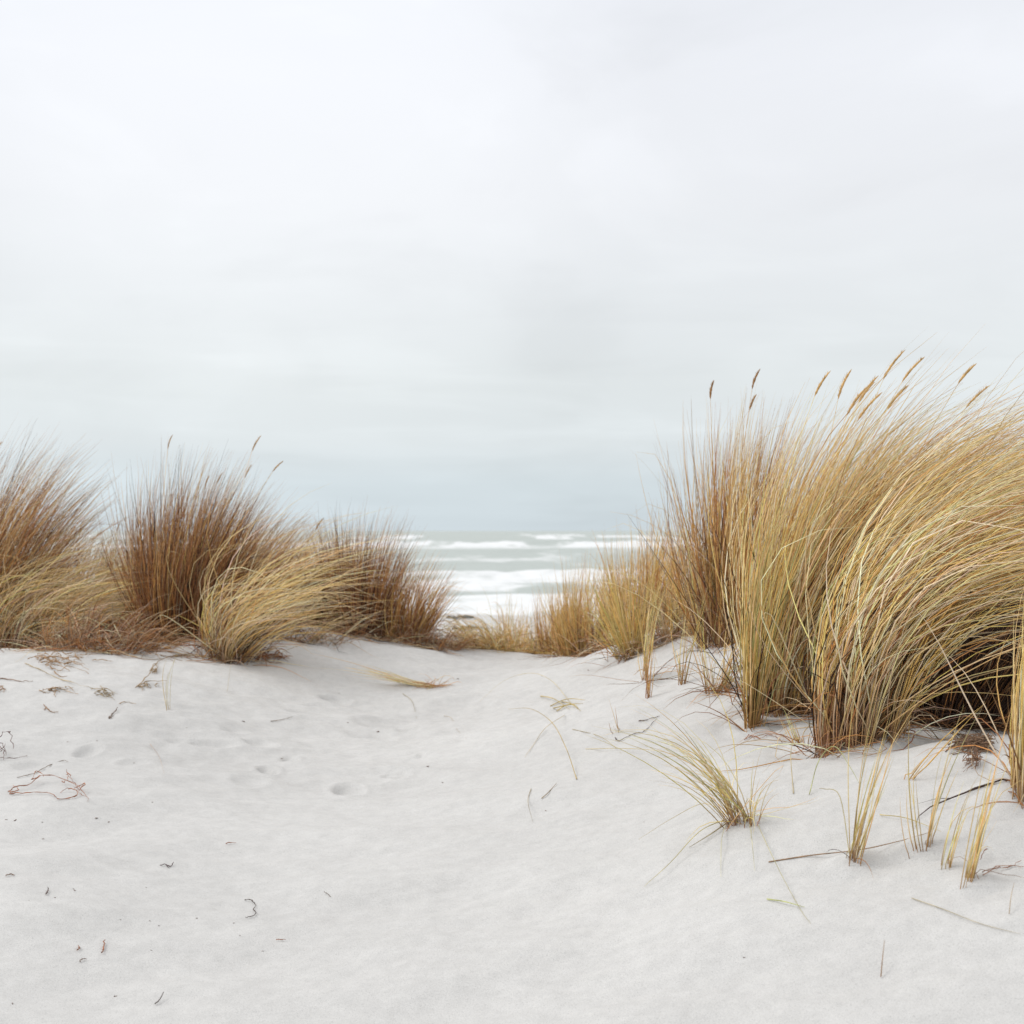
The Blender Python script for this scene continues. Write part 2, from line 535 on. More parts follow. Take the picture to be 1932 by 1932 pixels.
def clump(name, label, pos, rx, ry, n, L, spread=.25, lean=(0, 0), wind=(.5, 0), wp=1.3, droop=.3, pal=None, w=(.0026, .0046),
          heads=0, hl=(1.0, 1.2), hwind=None, hcol=(.33, .20, .085), hsize=(.10, .0062), dead=0, dead_r=1.4, dead_pal=None, dead_L=(.12, .4), tiller=7,
          sheath=(.27, .145, .08), sheath_len=.16, curl=.07, stray=0, K=9, group='marram grass clumps on the dune', cat='grass clump', wspread=.35, tspread=.10, short=(.62, .24, .14), inner=None):
    """one tussock: blades in tillers, dead leaves round the foot, culms with seed heads"""
    P0 = at(*pos) if len(pos) == 2 else at_d(pos[0], pos[2])
    P0[2] -= .01
    root = root_empty(name, P0, label, cat, group)
    pal = pal or dict(straw=3, gold=2, pale=1, olive=1)

    def bases(m, fr=1.0):
        a = rng.uniform(0, 2 * math.pi, m); r = np.sqrt(rng.random(m))
        return np.cos(a) * r * fr, np.sin(a) * r * fr
    nt_ = max(1, n // tiller)
    ox, oy = bases(nt_)
    tid = rng.integers(0, nt_, n)
    bx = P0[0] + ox[tid] * rx + rng.normal(0, .007, n); by = P0[1] + oy[tid] * ry + rng.normal(0, .007, n)
    P = np.stack([bx, by, ground(bx, by) - .015], 1)
    tl = rng.normal(0, tspread, (nt_, 2))
    d0 = np.stack([ox[tid] * spread + tl[tid, 0] + rng.normal(0, tspread * .8, n) + lean[0], oy[tid] * spread + tl[tid, 1] + rng.normal(0, tspread * .8, n) + lean[1], np.ones(n)], 1)
    Ls = rng.uniform(L[0], L[1], n) * (1 - .25 * (ox[tid] ** 2 + oy[tid] ** 2)) * rng.choice([1, .75, .5], n, p=short)
    ws = np.exp(rng.normal(0, wspread, n))
    wd = np.stack([wind[0] * ws, wind[1] * ws + rng.normal(0, .12, n), np.zeros(n)], 1)
    dr = droop * np.exp(rng.normal(0, .4, n)) + (rng.random(n) < .05) * rng.uniform(.3, 1.6, n)
    mb = MB()
    col = pick(pal, n)
    sh = np.array(sheath)[None] * rng.normal(1, .25, (n, 1)).clip(.5, 1.6)
    grow(mb, P, Ls, d0, wd, wp, dr, col, sh, rng.uniform(w[0], w[1], n), K, curl, sheath_len)
    if stray:
        ox, oy = bases(stray)
        bx = P0[0] + ox * rx; by = P0[1] + oy * ry
        P = np.stack([bx, by, ground(bx, by) - .01], 1)
        d0 = np.stack([rng.normal(lean[0], .55, stray), rng.normal(-.15, .45, stray), np.ones(stray)], 1)
        grow(mb, P, rng.uniform(L[0] * .5, L[1] * .9, stray), d0, np.stack([rng.normal(wind[0] * .6, .5, stray), rng.normal(-.1, .4, stray), np.zeros(stray)], 1), 1.2,
             rng.uniform(.4, 1.6, stray), pick(dict(pale=3, straw=3, gold=1), stray), np.array(sheath)[None].repeat(stray, 0), rng.uniform(w[0], w[1], stray), K, .15)
    hp = []
    if heads:
        ox, oy = bases(heads, .8)
        bx = P0[0] + ox * rx; by = P0[1] + oy * ry
        P = np.stack([bx, by, ground(bx, by) - .01], 1)
        d0 = np.stack([ox * spread * .7 + lean[0] + rng.normal(0, .05, heads), oy * spread * .6 + lean[1], np.ones(heads)], 1)
        hw = hwind if hwind is not None else wind[0] * .45
        wd = np.stack([rng.normal(hw, .12, heads), np.zeros(heads), np.zeros(heads)], 1)
        pa = grow(mb, P, rng.uniform(L[1] * hl[0], L[1] * hl[1], heads), d0, wd, 1.4, np.zeros(heads), pick(dict(straw=1, gold=1), heads), np.array(sheath)[None].repeat(heads, 0),
                  np.full(heads, .0030), K, .02, flat=.9, taper=.45)
        hp = pa
    mb.build('blades', M_GRASS, root, P0)
    for p in hp:
        seed_head(root, p, hsize[0] * random.uniform(.8, 1.25), hsize[1] * random.uniform(.85, 1.15), hcol)
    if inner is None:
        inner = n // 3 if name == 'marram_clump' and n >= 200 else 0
    mb = MB()
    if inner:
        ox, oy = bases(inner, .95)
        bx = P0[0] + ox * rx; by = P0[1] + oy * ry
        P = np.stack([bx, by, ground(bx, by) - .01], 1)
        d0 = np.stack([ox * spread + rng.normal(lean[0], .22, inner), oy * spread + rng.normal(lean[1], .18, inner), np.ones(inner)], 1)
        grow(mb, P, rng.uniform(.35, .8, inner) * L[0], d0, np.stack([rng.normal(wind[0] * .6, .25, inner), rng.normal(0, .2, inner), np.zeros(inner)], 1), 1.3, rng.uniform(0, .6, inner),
             pick(dict(brown=3, dark=5, rust=2, grey=1), inner, .25), np.array(sheath)[None].repeat(inner, 0), rng.uniform(w[0], w[1], inner), 7, .16)  # dead inner blades, mostly blackened: shadow gaps of the clump painted as colour
    if dead:
        ox, oy = bases(dead, dead_r)
        bx = P0[0] + ox * rx; by = P0[1] + oy * ry
        P = np.stack([bx, by, ground(bx, by) - .004], 1)
        d0 = np.stack([rng.normal(.15, .8, dead), rng.normal(-.1, .6, dead), rng.uniform(.1, .9, dead)], 1)
        grow(mb, P, rng.uniform(dead_L[0], dead_L[1], dead), d0, rng.normal(0, .5, (dead, 3)) * np.array([1, 1, 0]), 1.2, rng.uniform(.4, 2.2, dead),
             pick(dead_pal or dict(grey=3, brown=3, rust=1, pale=1, dark=1), dead, .25), np.array(sheath)[None].repeat(dead, 0), rng.uniform(w[0] * .8, w[1] * .9, dead), 7, .35)
    if dead or inner:
        mb.build('dead_leaves', M_DEAD, root, P0)
    return root


# ------------------------------------------------------------------ the sand
def build_sand():
    gx = np.arange(-2.75, 2.75001, .0125)
    ex = 2.75 + np.geomspace(.02, 20000, 62)
    xs = np.concatenate([-ex[::-1], gx, ex])
    ys = np.concatenate([1.7 - np.geomspace(.03, 3000, 34)[::-1], np.arange(1.7, 5.0, .011), np.arange(5.0, 9.2, .014), 9.2 + np.geomspace(.03, 25000, 110)])
    X, Y = np.meshgrid(xs, ys)
    yc = np.maximum(Y, .0)
    Z = ground(X.ravel(), yc.ravel()).reshape(X.shape)
    v = np.stack([X, Y, Z], -1).reshape(-1, 3)
    i = np.arange(v.shape[0]).reshape(X.shape)
    q = np.stack([i[:-1, :-1], i[:-1, 1:], i[1:, 1:], i[1:, :-1]], -1).reshape(-1, 4)
    mb = MB(); mb.add(v, q, np.ones((len(v), 3)) * .5)
    o = mb.build('sand', M_SAND)
    o['kind'] = 'structure'


build_sand()

# ------------------------------------------------------------------ the sea


def build_sea():
    # rows closing up towards the beach, columns fanning out
    D = np.concatenate([np.geomspace(36, 1400, 620), np.geomspace(1410, 30000, 40)])
    A = np.concatenate([np.linspace(-1.6, -.34, 60)[:-1], np.linspace(-.34, .34, 420), np.linspace(.34, 1.6, 60)[1:]])
    Y, AA = np.meshgrid(D, A, indexing='ij')
    X = Y * AA
    wob = 9 * vnoise(X / 55, Y * 0 + 3.3) + 3 * vnoise(X / 14, Y / 30) + 1.6 * vnoise(X / 5, Y / 20 + 7) + .9 * vnoise(X / 2.1, Y / 9)
    H = np.zeros_like(X)
    F = np.zeros_like(X)

    def breaker(y0, height, back, front, foam_in, foam_out, wscale, gate=None, amt=1.0):
        """a crest line at distance y0: steep towards the beach, long behind; foam from y0+foam_in to y0-foam_out"""
        nonlocal H, F
        e = Y - (y0 + wob * wscale)
        hgt = height * (.75 + .35 * vnoise(X / 22 + y0, Y * 0 + y0 * .37) + .34 * fbm(X / 6 + y0, Y / 25, 3) + .16 * fbm(X / 1.9 + y0, Y / 9, 2))
        g = 1.0 if gate is None else gate
        prof = np.where(e > 0, np.exp(-(e / back) ** 2), np.exp(-(e / front) ** 2))
        H = H + hgt * prof * (.35 + .65 * g)
        f = sstep(foam_in, foam_in * .2, e) * sstep(-foam_out, -foam_out * .45, e)
        F = np.maximum(F, amt * f * g)

    seg = lambda sc, off, th: sstep(th - .12, th + .12, vnoise(X / sc + off, Y * 0 + off))
    breaker(900, 1.2, 50, 18, 8, 50, 2, seg(70, 5.1, .14), .6)
    breaker(700, 1.0, 40, 14, 7, 60, 2, seg(38, 1.7, .06), .85)
    breaker(560, .9, 30, 11, 6, 70, 1.5, seg(34, 8.3, .0), .9)
    breaker(318, .75, 20, 8, 5, 130, .9, None, .86)
    breaker(215, .3, 14, 7, 4, 50, 1.0, seg(12, 3.3, -.02), .36)
    breaker(96, .5, 8, 2.6, 1.6, 70, .28, None, .86)
    breaker(77, .32, 6, 2.2, 1.5, 40, .3, None, .86)
    breaker(61, .25, 4, 2, 1.0, 40, .25, None, .86)
    # foam thins in streaks and patches, old foam drifts between the breakers
    near = sstep(97, 88, Y)
    F = F - near * (1.15 * np.maximum(0, fbm(X / 5 + 4, Y / 11, 4) + .02) + .30 * np.maximum(0, fbm(X / 1.7, Y / 5, 3)))
    mid = sstep(99, 104, Y) * sstep(300, 240, Y)
    F = np.maximum(F - mid * .30, mid * (.50 * sstep(-.1, .75, fbm(X / 9 + 2, Y / 34, 4)) + .10))
    far = sstep(240, 320, Y)
    F = F - far * .75 * sstep(-.1, .6, fbm(X / 11 + 5, Y / 90, 4))
    F = F + far * .16 * sstep(.3, .8, fbm(X / 16 + 15, Y / 150, 3))
    F = np.maximum(F, sstep(62, 50, Y) * .75)
    H = H + .13 * fbm(X / 6, Y / 9, 4) * sstep(1400, 500, Y) + .16 * fbm(X / 30, Y / 14, 3)
    Z = SEA + H * sstep(38, 60, Y)
    v = np.stack([X, Y, Z], -1).reshape(-1, 3)
    i = np.arange(v.shape[0]).reshape(X.shape)
    q = np.stack([i[:-1, :-1], i[:-1, 1:], i[1:, 1:], i[1:, :-1]], -1).reshape(-1, 4)
    mb = MB(); mb.add(v, q, np.ones((len(v), 3)) * .5)
    o = mb.build('sea', M_SEA)
    a = o.data.attributes.new('foam', 'FLOAT', 'POINT')
    a.data.foreach_set('value', F.ravel().astype(np.float32))
    o['kind'] = 'structure'


build_sea()

# ------------------------------------------------------------------ grass: left bank
BR = dict(brown=5, rust=3, grey=3, straw=1, pale=1)
RU = dict(brown=4, rust=4, pale=1, straw=2, dark=1, grey=1)
ST = dict(straw=4, pale=4, gold=1, olive=.5, grey=1)
YG = dict(straw=3, gold=4, olive=2, pale=1)
OL = dict(olive=3, gold=3, straw=3, green=1)
SM = dict(hsize=(.075, .0030), hcol=(.46, .28, .12))

clump('marram_clump', 'tall rust brown clump cut by the left edge, tips streaming over the straw clump', (-35, 0, 7.8), .22, .3, 1300, (.98, 1.3), .25, (.03, 0), (.6, 0), 1.3, .22, RU,
      w=(.003, .0054), heads=2, hl=(.72, .8), dead=90, **SM)
clump('marram_clump', 'broad straw coloured clump at lower left arching low towards the dark brown clump', (45, 1214), .24, .2, 560, (.62, 1.05), .5, (.12, -.05), (2.2, -.1), 1.1, 1.15, ST, w=(.0034, .006), dead=260, dead_r=1.5, stray=70, curl=.12, tspread=.14)
clump('marram_clump', 'low tangled heap of dead brown grass between the straw clump and the dark brown clump', (190, 1219), .26, .16, 260, (.18, .42), .7, (.1, 0), (.8, 0), 1.0, 1.0, dict(grey=4, brown=4, rust=2, dark=1), dead=480, dead_r=1.15,
      dead_L=(.12, .42), w=(.003, .005))
clump('marram_clump', 'thin dune top clump with wispy tips showing over the left straw clump', (150, 0, 8.5), .36, .2, 1000, (.55, .78), .25, (0, 0), (.45, 0), 1.3, .15, dict(rust=3, straw=3, gold=2, brown=2), w=(.003, .005), dead=60, heads=2, hl=(.74, .84), **SM)
clump('marram_clump', 'short wispy rust clump on the dune top just left of the dark brown clump', (255, 0, 8.4), .2, .2, 750, (.52, .74), .25, (0, 0), (.35, 0), 1.3, .12, RU, w=(.003, .005), dead=40, heads=2, hl=(.74, .84), **SM)
clump('marram_clump', 'tall dark brown upright clump, the highest in the middle of the left bank', (340, 1190), .17, .2, 1250, (.76, 1.04), .32, (.01, 0), (.28, 0), 1.3, .14, dict(brown=7, rust=3, gold=1, dark=3, grey=1), w=(.003, .0052), dead=160, heads=3, hl=(.84, .98), hwind=.3, **SM)
clump('marram_clump', 'dark brown clump fanning right behind the arching straw clump', (408, 0, 7.8), .17, .2, 800, (.66, .92), .3, (.08, 0), (.5, 0), 1.3, .2, BR, w=(.003, .005), dead=80, heads=3, hl=(.8, .92), hwind=.25, **SM)
clump('marram_clump', 'straw clump with long blades combed right in an arch, in front on the left bank', (432, 1228), .11, .12, 300, (.55, 1.2), .6, (.14, -.03), (2.0, -.05), 1.1, 1.1, dict(straw=5, pale=3, gold=2, grey=1), w=(.0034, .006), dead=190, dead_r=1.5, stray=50, curl=.13, tspread=.16)
clump('marram_clump', 'pale gold clump behind the combed straw arch, tips feathering against the sky', (520, 0, 8.2), .27, .2, 900, (.46, .66), .3, (.03, 0), (.55, 0), 1.2, .25, dict(gold=3, straw=3, rust=2, brown=1), w=(.003, .005), dead=60, heads=1, hl=(.8, .9), **SM)
clump('marram_clump', 'thin golden clump between the straw arch and the dark rust clump', (615, 0, 8.4), .16, .18, 420, (.46, .66), .25, (0, 0), (.25, 0), 1.2, .12, dict(gold=3, straw=3, rust=2), w=(.003, .005), dead=40)
clump('marram_clump', 'low sprawl of dead straw on the sand under the combed straw arch', (560, 1205), .26, .10, 90, (.3, .62), .4, (.45, -.05), (1.2, 0), 1.0, 1.0, dict(straw=3, pale=2, grey=2, brown=2), dead=200, dead_r=1.1)
clump('marram_clump', 'dark rust clump with separate spiky shoots, left of the sea view', (676, 0, 8.1), .15, .2, 800, (.58, .80), .32, (0, 0), (.12, 0), 1.3, .08, dict(brown=6, rust=3, dark=3), w=(.003, .005), dead=190, tiller=11, tspread=.14)
clump('marram_clump', 'smaller rust clump beside the sea view, leaning right over the foam', (762, 0, 8.1), .12, .16, 460, (.40, .60), .32, (.10, 0), (.30, 0), 1.2, .14, dict(rust=4, brown=3, gold=2, straw=1), w=(.003, .005), dead=200, tiller=10, tspread=.14)
clump('marram_clump', 'low mat of dead brown grass at the foot of the smaller rust clump', (815, 0, 8.0), .15, .12, 120, (.12, .28), .6, (.1, 0), (.6, 0), 1.0, .8, dict(rust=3, brown=3, grey=3), dead=300, dead_r=1.1, dead_L=(.1, .3))

# ------------------------------------------------------------------ grass: the gap and its right side
clump('marram_clump', 'flattened pale straw mat in the dip of the sand below the sea view', (945, 0, 8.3), .24, .2, 420, (.2, .45), .5, (.05, 0), (-.5, 0), 1.0, 1.5, dict(straw=4, pale=2, gold=4, olive=1), dead=420, dead_r=1.05, dead_L=(.15, .4),
      dead_pal=dict(straw=3, gold=3, rust=1, pale=2, brown=1), w=(.003, .005))
clump('marram_clump', 'sparse thin clump of low shoots at right of the flattened straw mat', (985, 0, 8.6), .22, .16, 170, (.25, .46), .15, (0, 0), (.12, 0), 1.2, .15, YG, dead=80, dead_pal=dict(straw=3, gold=3, brown=1))
clump('marram_clump', 'low golden brown clump climbing the right side of the dip, first beyond the mat', (1066, 0, 8.2), .15, .18, 400, (.34, .52), .25, (0, 0), (.15, 0), 1.2, .15, dict(gold=5, rust=3, straw=3), w=(.003, .005), dead=160, dead_pal=dict(straw=3, gold=3, brown=2))
clump('marram_clump', 'golden brown clump with ragged top in front of the breaking waves', (1116, 0, 7.8), .16, .18, 500, (.40, .64), .25, (0, 0), (.15, 0), 1.2, .15, dict(gold=5, straw=3, rust=2, olive=1), w=(.003, .005), dead=160)
clump('marram_clump', 'yellow green clump fanning up and left from one foot beside the dip', (1190, 1231), .05, .05, 170, (.38, .56), .5, (-.33, 0), (.10, 0), 1.2, .12, dict(gold=4, olive=4, straw=2), w=(.003, .0052), dead=70, dead_r=2.2, dead_L=(.1, .25), tspread=.12)
clump('marram_clump', 'dense golden clump between the yellow green fan and the tall brown clump', (1222, 0, 7.2), .19, .2, 700, (.45, .68), .25, (0, 0), (.15, 0), 1.2, .15, dict(gold=5, straw=2, rust=3, olive=1, brown=1), w=(.003, .005), dead=200)
clump('marram_clump', 'low pale clump with curling blades at the foot of the tall brown clump', (1285, 1195), .13, .12, 240, (.25, .48), .45, (-.05, -.1), (.3, -.1), 1.1, .8, dict(straw=4, pale=2, gold=2, grey=1), dead=160, stray=30)
clump('marram_clump', 'tall brown clump at left of the big golden mass, dark seed heads on top', (1378, 1198), .12, .2, 850, (.76, 1.04), .15, (.0, 0), (.16, 0), 1.3, .08, dict(rust=4, brown=4, gold=4, straw=2), w=(.003, .005), dead=160, heads=3, hl=(.88, 1.0), hwind=.05, hcol=(.34, .19, .085), hsize=(.085, .0038), stray=20)
clump('marram_clump', 'short sparse tuft of brown based shoots on the slope below the golden clumps', (1217, 1284), .02, .02, 22, (.3, .48), .35, (.02, 0), (.15, 0), 1.2, .3, OL, dead=12, dead_r=1.5, sheath=(.34, .16, .06), sheath_len=.3)
GT = dict(group='small grass tufts on the sand', cat='grass tuft')
clump('grass_shoot', 'pair of bare brown stalks in the sand just below the short sparse tuft', (1226, 1317), .014, .012, 12, (.18, .32), .2, (0, 0), (.1, 0), 1.2, .2, dict(straw=2, gold=2, rust=2), sheath=(.30, .13, .06), sheath_len=.5, **GT)
clump('grass_shoot', 'thin grass shoot standing alone on the slope below the tall brown clump', (1288, 1292), .012, .012, 14, (.25, .42), .2, (.03, 0), (.12, 0), 1.2, .4, OL, sheath=(.30, .15, .07), sheath_len=.4, **GT)
clump('grass_tuft', 'small tuft with bundled stalks left of the big golden mass', (1345, 1312), .018, .02, 26, (.22, .4), .3, (.04, 0), (.18, 0), 1.2, .5, OL, dead=8, dead_r=2, sheath=(.30, .15, .07), sheath_len=.4, **GT)
clump('grass_tuft', 'small fanned tuft with a dark stalk at the left foot of the golden mass', (1362, 1306), .018, .02, 22, (.2, .36), .5, (.12, 0), (.2, 0), 1.2, .5, OL, dead=8, dead_r=2, sheath=(.26, .13, .07), sheath_len=.4, **GT)

# ------------------------------------------------------------------ grass: the big golden mass on the right
GD = dict(straw=5, gold=3, pale=5, olive=.8, green=.2, rust=1.6)
W1 = (.0028, .0056)
HD = dict(hcol=(.60, .39, .17), hsize=(.095, .0036))
FULL = (.85, .15, 0)
clump('marram_clump', 'narrow yellow green column of blades at the front left of the golden mass', (1421, 1372), .014, .02, 90, (.65, 1.05), .12, (.03, .02), (.40, 0), 1.5, .06, dict(olive=4, gold=4, straw=3, green=1), W1, dead=14, dead_r=2, sheath=(.42, .22, .08), sheath_len=.22, tspread=.04, inner=10)
clump('marram_clump', 'slim golden clump second from the left along the front of the golden mass', (1452, 1342), .04, .06, 210, (.7, 1.15), .15, (.05, .02), (.65, 0), 1.4, .12, GD, W1, dead=24, sheath=(.38, .19, .08), sheath_len=.2, stray=16, tspread=.06)
clump('marram_clump', 'full golden clump in the middle front of the mass, blades bending right halfway', (1530, 1338), .10, .08, 430, (.85, 1.3), .22, (.08, .02), (1.4, 0), 1.5, .35, GD, W1, dead=40, sheath=(.34, .17, .085), sheath_len=.2, stray=26, tspread=.07)
clump('marram_clump', 'foremost golden clump with a reddish foot, leaning right towards the dark hollow', (1582, 1392), .06, .06, 300, (.9, 1.35), .2, (.08, .03), (2.3, 0), 1.75, .65, GD, W1, dead=60, dead_r=1.8, sheath=(.38, .19, .11), sheath_len=.25, stray=24, tspread=.07, short=FULL)
clump('marram_clump', 'spreading pale clump with blades swept flat right over the dark hollow', (1645, 1385), .075, .07, 330, (1.0, 1.4), .15, (.14, .05), (3.4, 0), 2.0, 1.0, dict(straw=5, pale=4, gold=3, olive=1), W1, dead=50, dead_r=1.3, sheath=(.33, .18, .10), stray=30, tspread=.06, short=FULL, inner=60)
clump('marram_clump', 'tall golden clump with seed heads at the left crown of the mass', (1492, 0, 4.75), .15, .2, 800, (.97, 1.14), .16, (.07, 0), (.75, 0), 1.4, .08, GD, W1, heads=7, hl=(.76, .88), hwind=.40, dead=60, **HD)
clump('marram_clump', 'tallest golden clump at the crown of the mass, seed heads leaning right', (1590, 0, 4.7), .18, .22, 1100, (1.1, 1.32), .2, (.10, 0), (1.5, 0), 1.5, .32, GD, W1, heads=4, hl=(.72, .82), hwind=.65, dead=80, **HD)
clump('marram_clump', 'windswept pale clump behind the dark hollow, bent over to the right edge', (1680, 0, 4.85), .18, .2, 1000, (1.15, 1.42), .2, (.2, 0), (2.3, 0), 1.5, .6, dict(straw=5, pale=4, gold=3, rust=2), W1, heads=3, hl=(.71, .8), hwind=.9, dead=120, short=FULL, **HD)
clump('marram_clump', 'blackish brown clump deep inside the dark hollow, shade painted into its blades', (1805, 0, 4.32), .21, .12, 1700, (.35, .62), .4, (.1, 0), (.5, 0), 1.2, .3, dict(dark=7, brown=2), W1, dead=400, dead_r=1.1, dead_pal=dict(dark=4, brown=2, grey=1))  # near-black palette puts the hollow's shade into the blade colour
clump('marram_clump', 'windswept golden clump at the right edge behind the dark hollow', (1900, 0, 4.8), .28, .2, 1100, (1.1, 1.45), .3, (.15, -.06), (2.0, -.2), 1.4, .5, dict(straw=5, pale=3, gold=3, rust=2), W1, dead=80, short=FULL)
clump('marram_clump', 'upright straw clump cut by the right edge, in front of the dark hollow', (1936, 1490), .028, .05, 140, (.5, .82), .04, (.10, .02), (.25, 0), 1.5, .12, dict(straw=4, gold=4, olive=3, pale=1), W1, dead=30, dead_r=1.6, sheath=(.34, .18, .09), sheath_len=.2, stray=6, tspread=.045, inner=20)

# ------------------------------------------------------------------ small tufts on the open sand
TG = 'small grass tufts on the sand'
TP = dict(olive=4, straw=3, gold=2, cream=2, green=1)
clump('grass_tuft', 'wide tuft on the open sand with blades sweeping left like a comb', (1392, 1552), .036, .024, 62, (.24, .5), .25, (-.42, .0), (-.7, 0), 1.0, .5, TP, (.002, .0038), dead=10, dead_r=1.4, dead_L=(.1, .3),
      sheath=(.30, .13, .09), sheath_len=.28, group=TG, cat='grass tuft', tspread=.15, wspread=.55, dead_pal=dict(cream=3, olive=2, straw=2))
clump('grass_tuft', 'two upright red stalked shoots at the right side of the comb like tuft', (1413, 1558), .012, .01, 12, (.12, .26), .2, (.08, 0), (.25, 0), 1.2, .6, TP, (.002, .0034), sheath=(.30, .12, .08), sheath_len=.4, group=TG, cat='grass tuft')
clump('grass_tuft', 'tall slender tuft with a tight foot, right of the comb like tuft', (1605, 1628), .008, .009, 26, (.24, .52), .25, (.05, 0), (.12, 0), 1.3, .15, TP, (.002, .0036), dead=2, dead_r=2.5, dead_L=(.05, .15), sheath=(.29, .13, .07), sheath_len=.3, group=TG, cat='grass tuft', tspread=.05)
clump('grass_tuft', 'slim tuft with two stalks on the sand under the right end of the dark hollow', (1744, 1596), .014, .012, 16, (.18, .36), .4, (.05, 0), (.2, 0), 1.3, .15, TP, (.002, .0036), sheath=(.29, .13, .07), sheath_len=.3, group=TG, cat='grass tuft', tspread=.04)
clump('grass_tuft', 'thin little tuft leaning right, just left of the tallest leaning tuft', (1784, 1646), .010, .010, 10, (.12, .24), .3, (.12, 0), (.3, 0), 1.2, .2, TP, (.002, .0034), sheath=(.29, .15, .07), sheath_len=.3, group=TG, cat='grass tuft', tspread=.04)
clump('grass_tuft', 'yellow tuft leaning right, nearest of all the tufts at lower right', (1826, 1664), .010, .010, 20, (.22, .42), .2, (.14, 0), (.14, 0), 1.2, .12, dict(gold=4, straw=3, olive=3), (.002, .0038), dead=2, dead_r=3, dead_L=(.05, .15), sheath=(.30, .15, .06), sheath_len=.25, group=TG, cat='grass tuft', tspread=.04)
clump('grass_tuft', 'broken stub of thick pale blades leaning left below the golden mass', (1510, 1404), .010, .010, 9, (.09, .15), .2, (-.38, 0), (-.05, 0), 1.0, .0, dict(straw=3, gold=3), (.003, .005), sheath=(.31, .15, .06), group=TG, cat='grass tuft', tspread=.05)
clump('grass_shoot', 'single green shoot bending right on the sand under the dark hollow', (1703, 1474), .006, .006, 5, (.22, .36), .3, (.3, 0), (.4, 0), 1.0, .1, OL, (.0026, .004), group=TG, cat='grass tuft', tspread=.08)
clump('grass_shoot', 'tiny dry shoot standing near the dark twig on the slope', (1166, 1384), .005, .005, 5, (.07, .15), .3, (-.35, 0), (0, 0), 1.0, .0, dict(rust=3, straw=2), (.002, .003), group=TG, cat='grass tuft', tspread=.08)
clump('grass_shoot', 'tiny green sprig alone on the sand at left, its tip bending right', (317, 1340), .006, .006, 5, (.16, .30), .3, (-.02, 0), (.5, 0), 1.5, .35, dict(olive=3, straw=2), (.002, .003), group=TG, cat='grass tuft', tspread=.08)
clump('grass_tuft', 'uprooted tuft lying flat on the path, rusty foot to the right', (815, 1298), .05, .02, 60, (.25, .6), .3, (-2.6, -.1), (-.8, 0), 1.0, .4, dict(straw=4, pale=3, cream=2), (.002, .0034), dead=45, dead_r=1.1, dead_L=(.06, .16), dead_pal=dict(rust=4, gold=2, brown=2),
      sheath=(.34, .16, .06), group=TG, cat='grass tuft', tspread=.25)

# ------------------------------------------------------------------ loose straws, twigs and crumbs


def strand_path(pts, lift=.003, sub=5):
    """picture points laid on the sand, smoothed; a point may carry its own lift"""
    W = []
    for p in pts:
        w = at(p[0], p[1]).copy()
        w[2] += p[2] if len(p) > 2 else lift
        W.append(w)
    W = np.array(W)
    n = len(W)
    if n == 2:
        return W[0] + (W[1] - W[0]) * np.linspace(0, 1, 7)[:, None]
    ext = np.concatenate([[2 * W[0] - W[1]], W, [2 * W[-1] - W[-2]]])
    out = []
    for i in range(n - 1):
        a, b, c, d = ext[i:i + 4]
        for t in np.linspace(0, 1, sub, endpoint=False):
            out.append(.5 * ((2 * b) + (c - a) * t + (2 * a - 5 * b + 4 * c - d) * t * t + (3 * b - a - 3 * c + d) * t ** 3))
    out.append(W[-1])
    return np.array(out)


def strands(name, label, cat, lines, width, colour, material, group=None, knots=.0, lift=.003, jitter=0.0, taper=.75):
    mb = MB()
    first = None
    for ln in lines:
        p = strand_path(ln, lift)
        K = len(p)
        if jitter:
            p = p + rng.normal(0, jitter, p.shape) * np.array([1, 1, .4])
        if first is None:
            first = p[0].copy()
        s = np.linspace(0, 1, K)
        r = width / 2 * (1 - taper * s ** 2) * (1 + knots * rng.normal(0, 1, K)).clip(.4, 2.2)
        c = np.array(colour)[None] * rng.normal(1, .16, (K, 1)).clip(.5, 1.6)
        tubes(mb, p[None], r[None], .8, c[None], 5)
    o = mb.build(name, material, None, first)
    o['label'] = label; o['category'] = cat
    if group:
        o['group'] = group
    return o


SG = 'loose straws on the sand'
PALE = (.56, .46, .24); GRN = (.36, .36, .15); TAN = (.40, .27, .12); DK = (.22, .155, .115); BRN = (.28, .17, .10); RED = (.33, .15, .09)


def straw(label, pts, w=.0026, c=PALE, name='grass_straw', k=.05):
    return strands(name, label, 'straw', [pts], w, c, M_GRASS, SG, k, .003, 0, .7)


straw('long straw arching up and left from the middle sand, orange at its foot', [(1088, 1474), (1068, 1430, .03), (1040, 1390, .05), (1000, 1358, .04), (960, 1340)], .003, (.45, .33, .12))
straw('very thin pale straw curving over the sand above the small straw heap', [(1078, 1330), (1040, 1302, .04), (1000, 1288, .04), (950, 1294, .02), (905, 1325)], .002)
straw('short green straw crossed by a thin fallen blade on the lower right sand', [(1447, 1700), (1480, 1709, .008), (1518, 1719)], .0032, (.40, .42, .16))
straw('thin fallen blade running from the comb like tuft down to the short green straw', [(1430, 1560), (1452, 1620, .015), (1480, 1675, .015), (1512, 1725), (1530, 1748)], .002, (.44, .40, .22))
straw('long pale blade trailing down and left from the comb like tuft', [(1372, 1548), (1320, 1595, .03), (1265, 1640, .015), (1215, 1676)], .003, (.50, .44, .22))
straw('brown bent blade pressed against the left foot of the comb like tuft', [(1380, 1552), (1345, 1580, .01), (1300, 1602)], .0034, (.30, .24, .12))
straw('low arched blade reaching far left from the comb like tuft', [(1375, 1545), (1330, 1540, .03), (1270, 1560, .02), (1205, 1588)], .002)
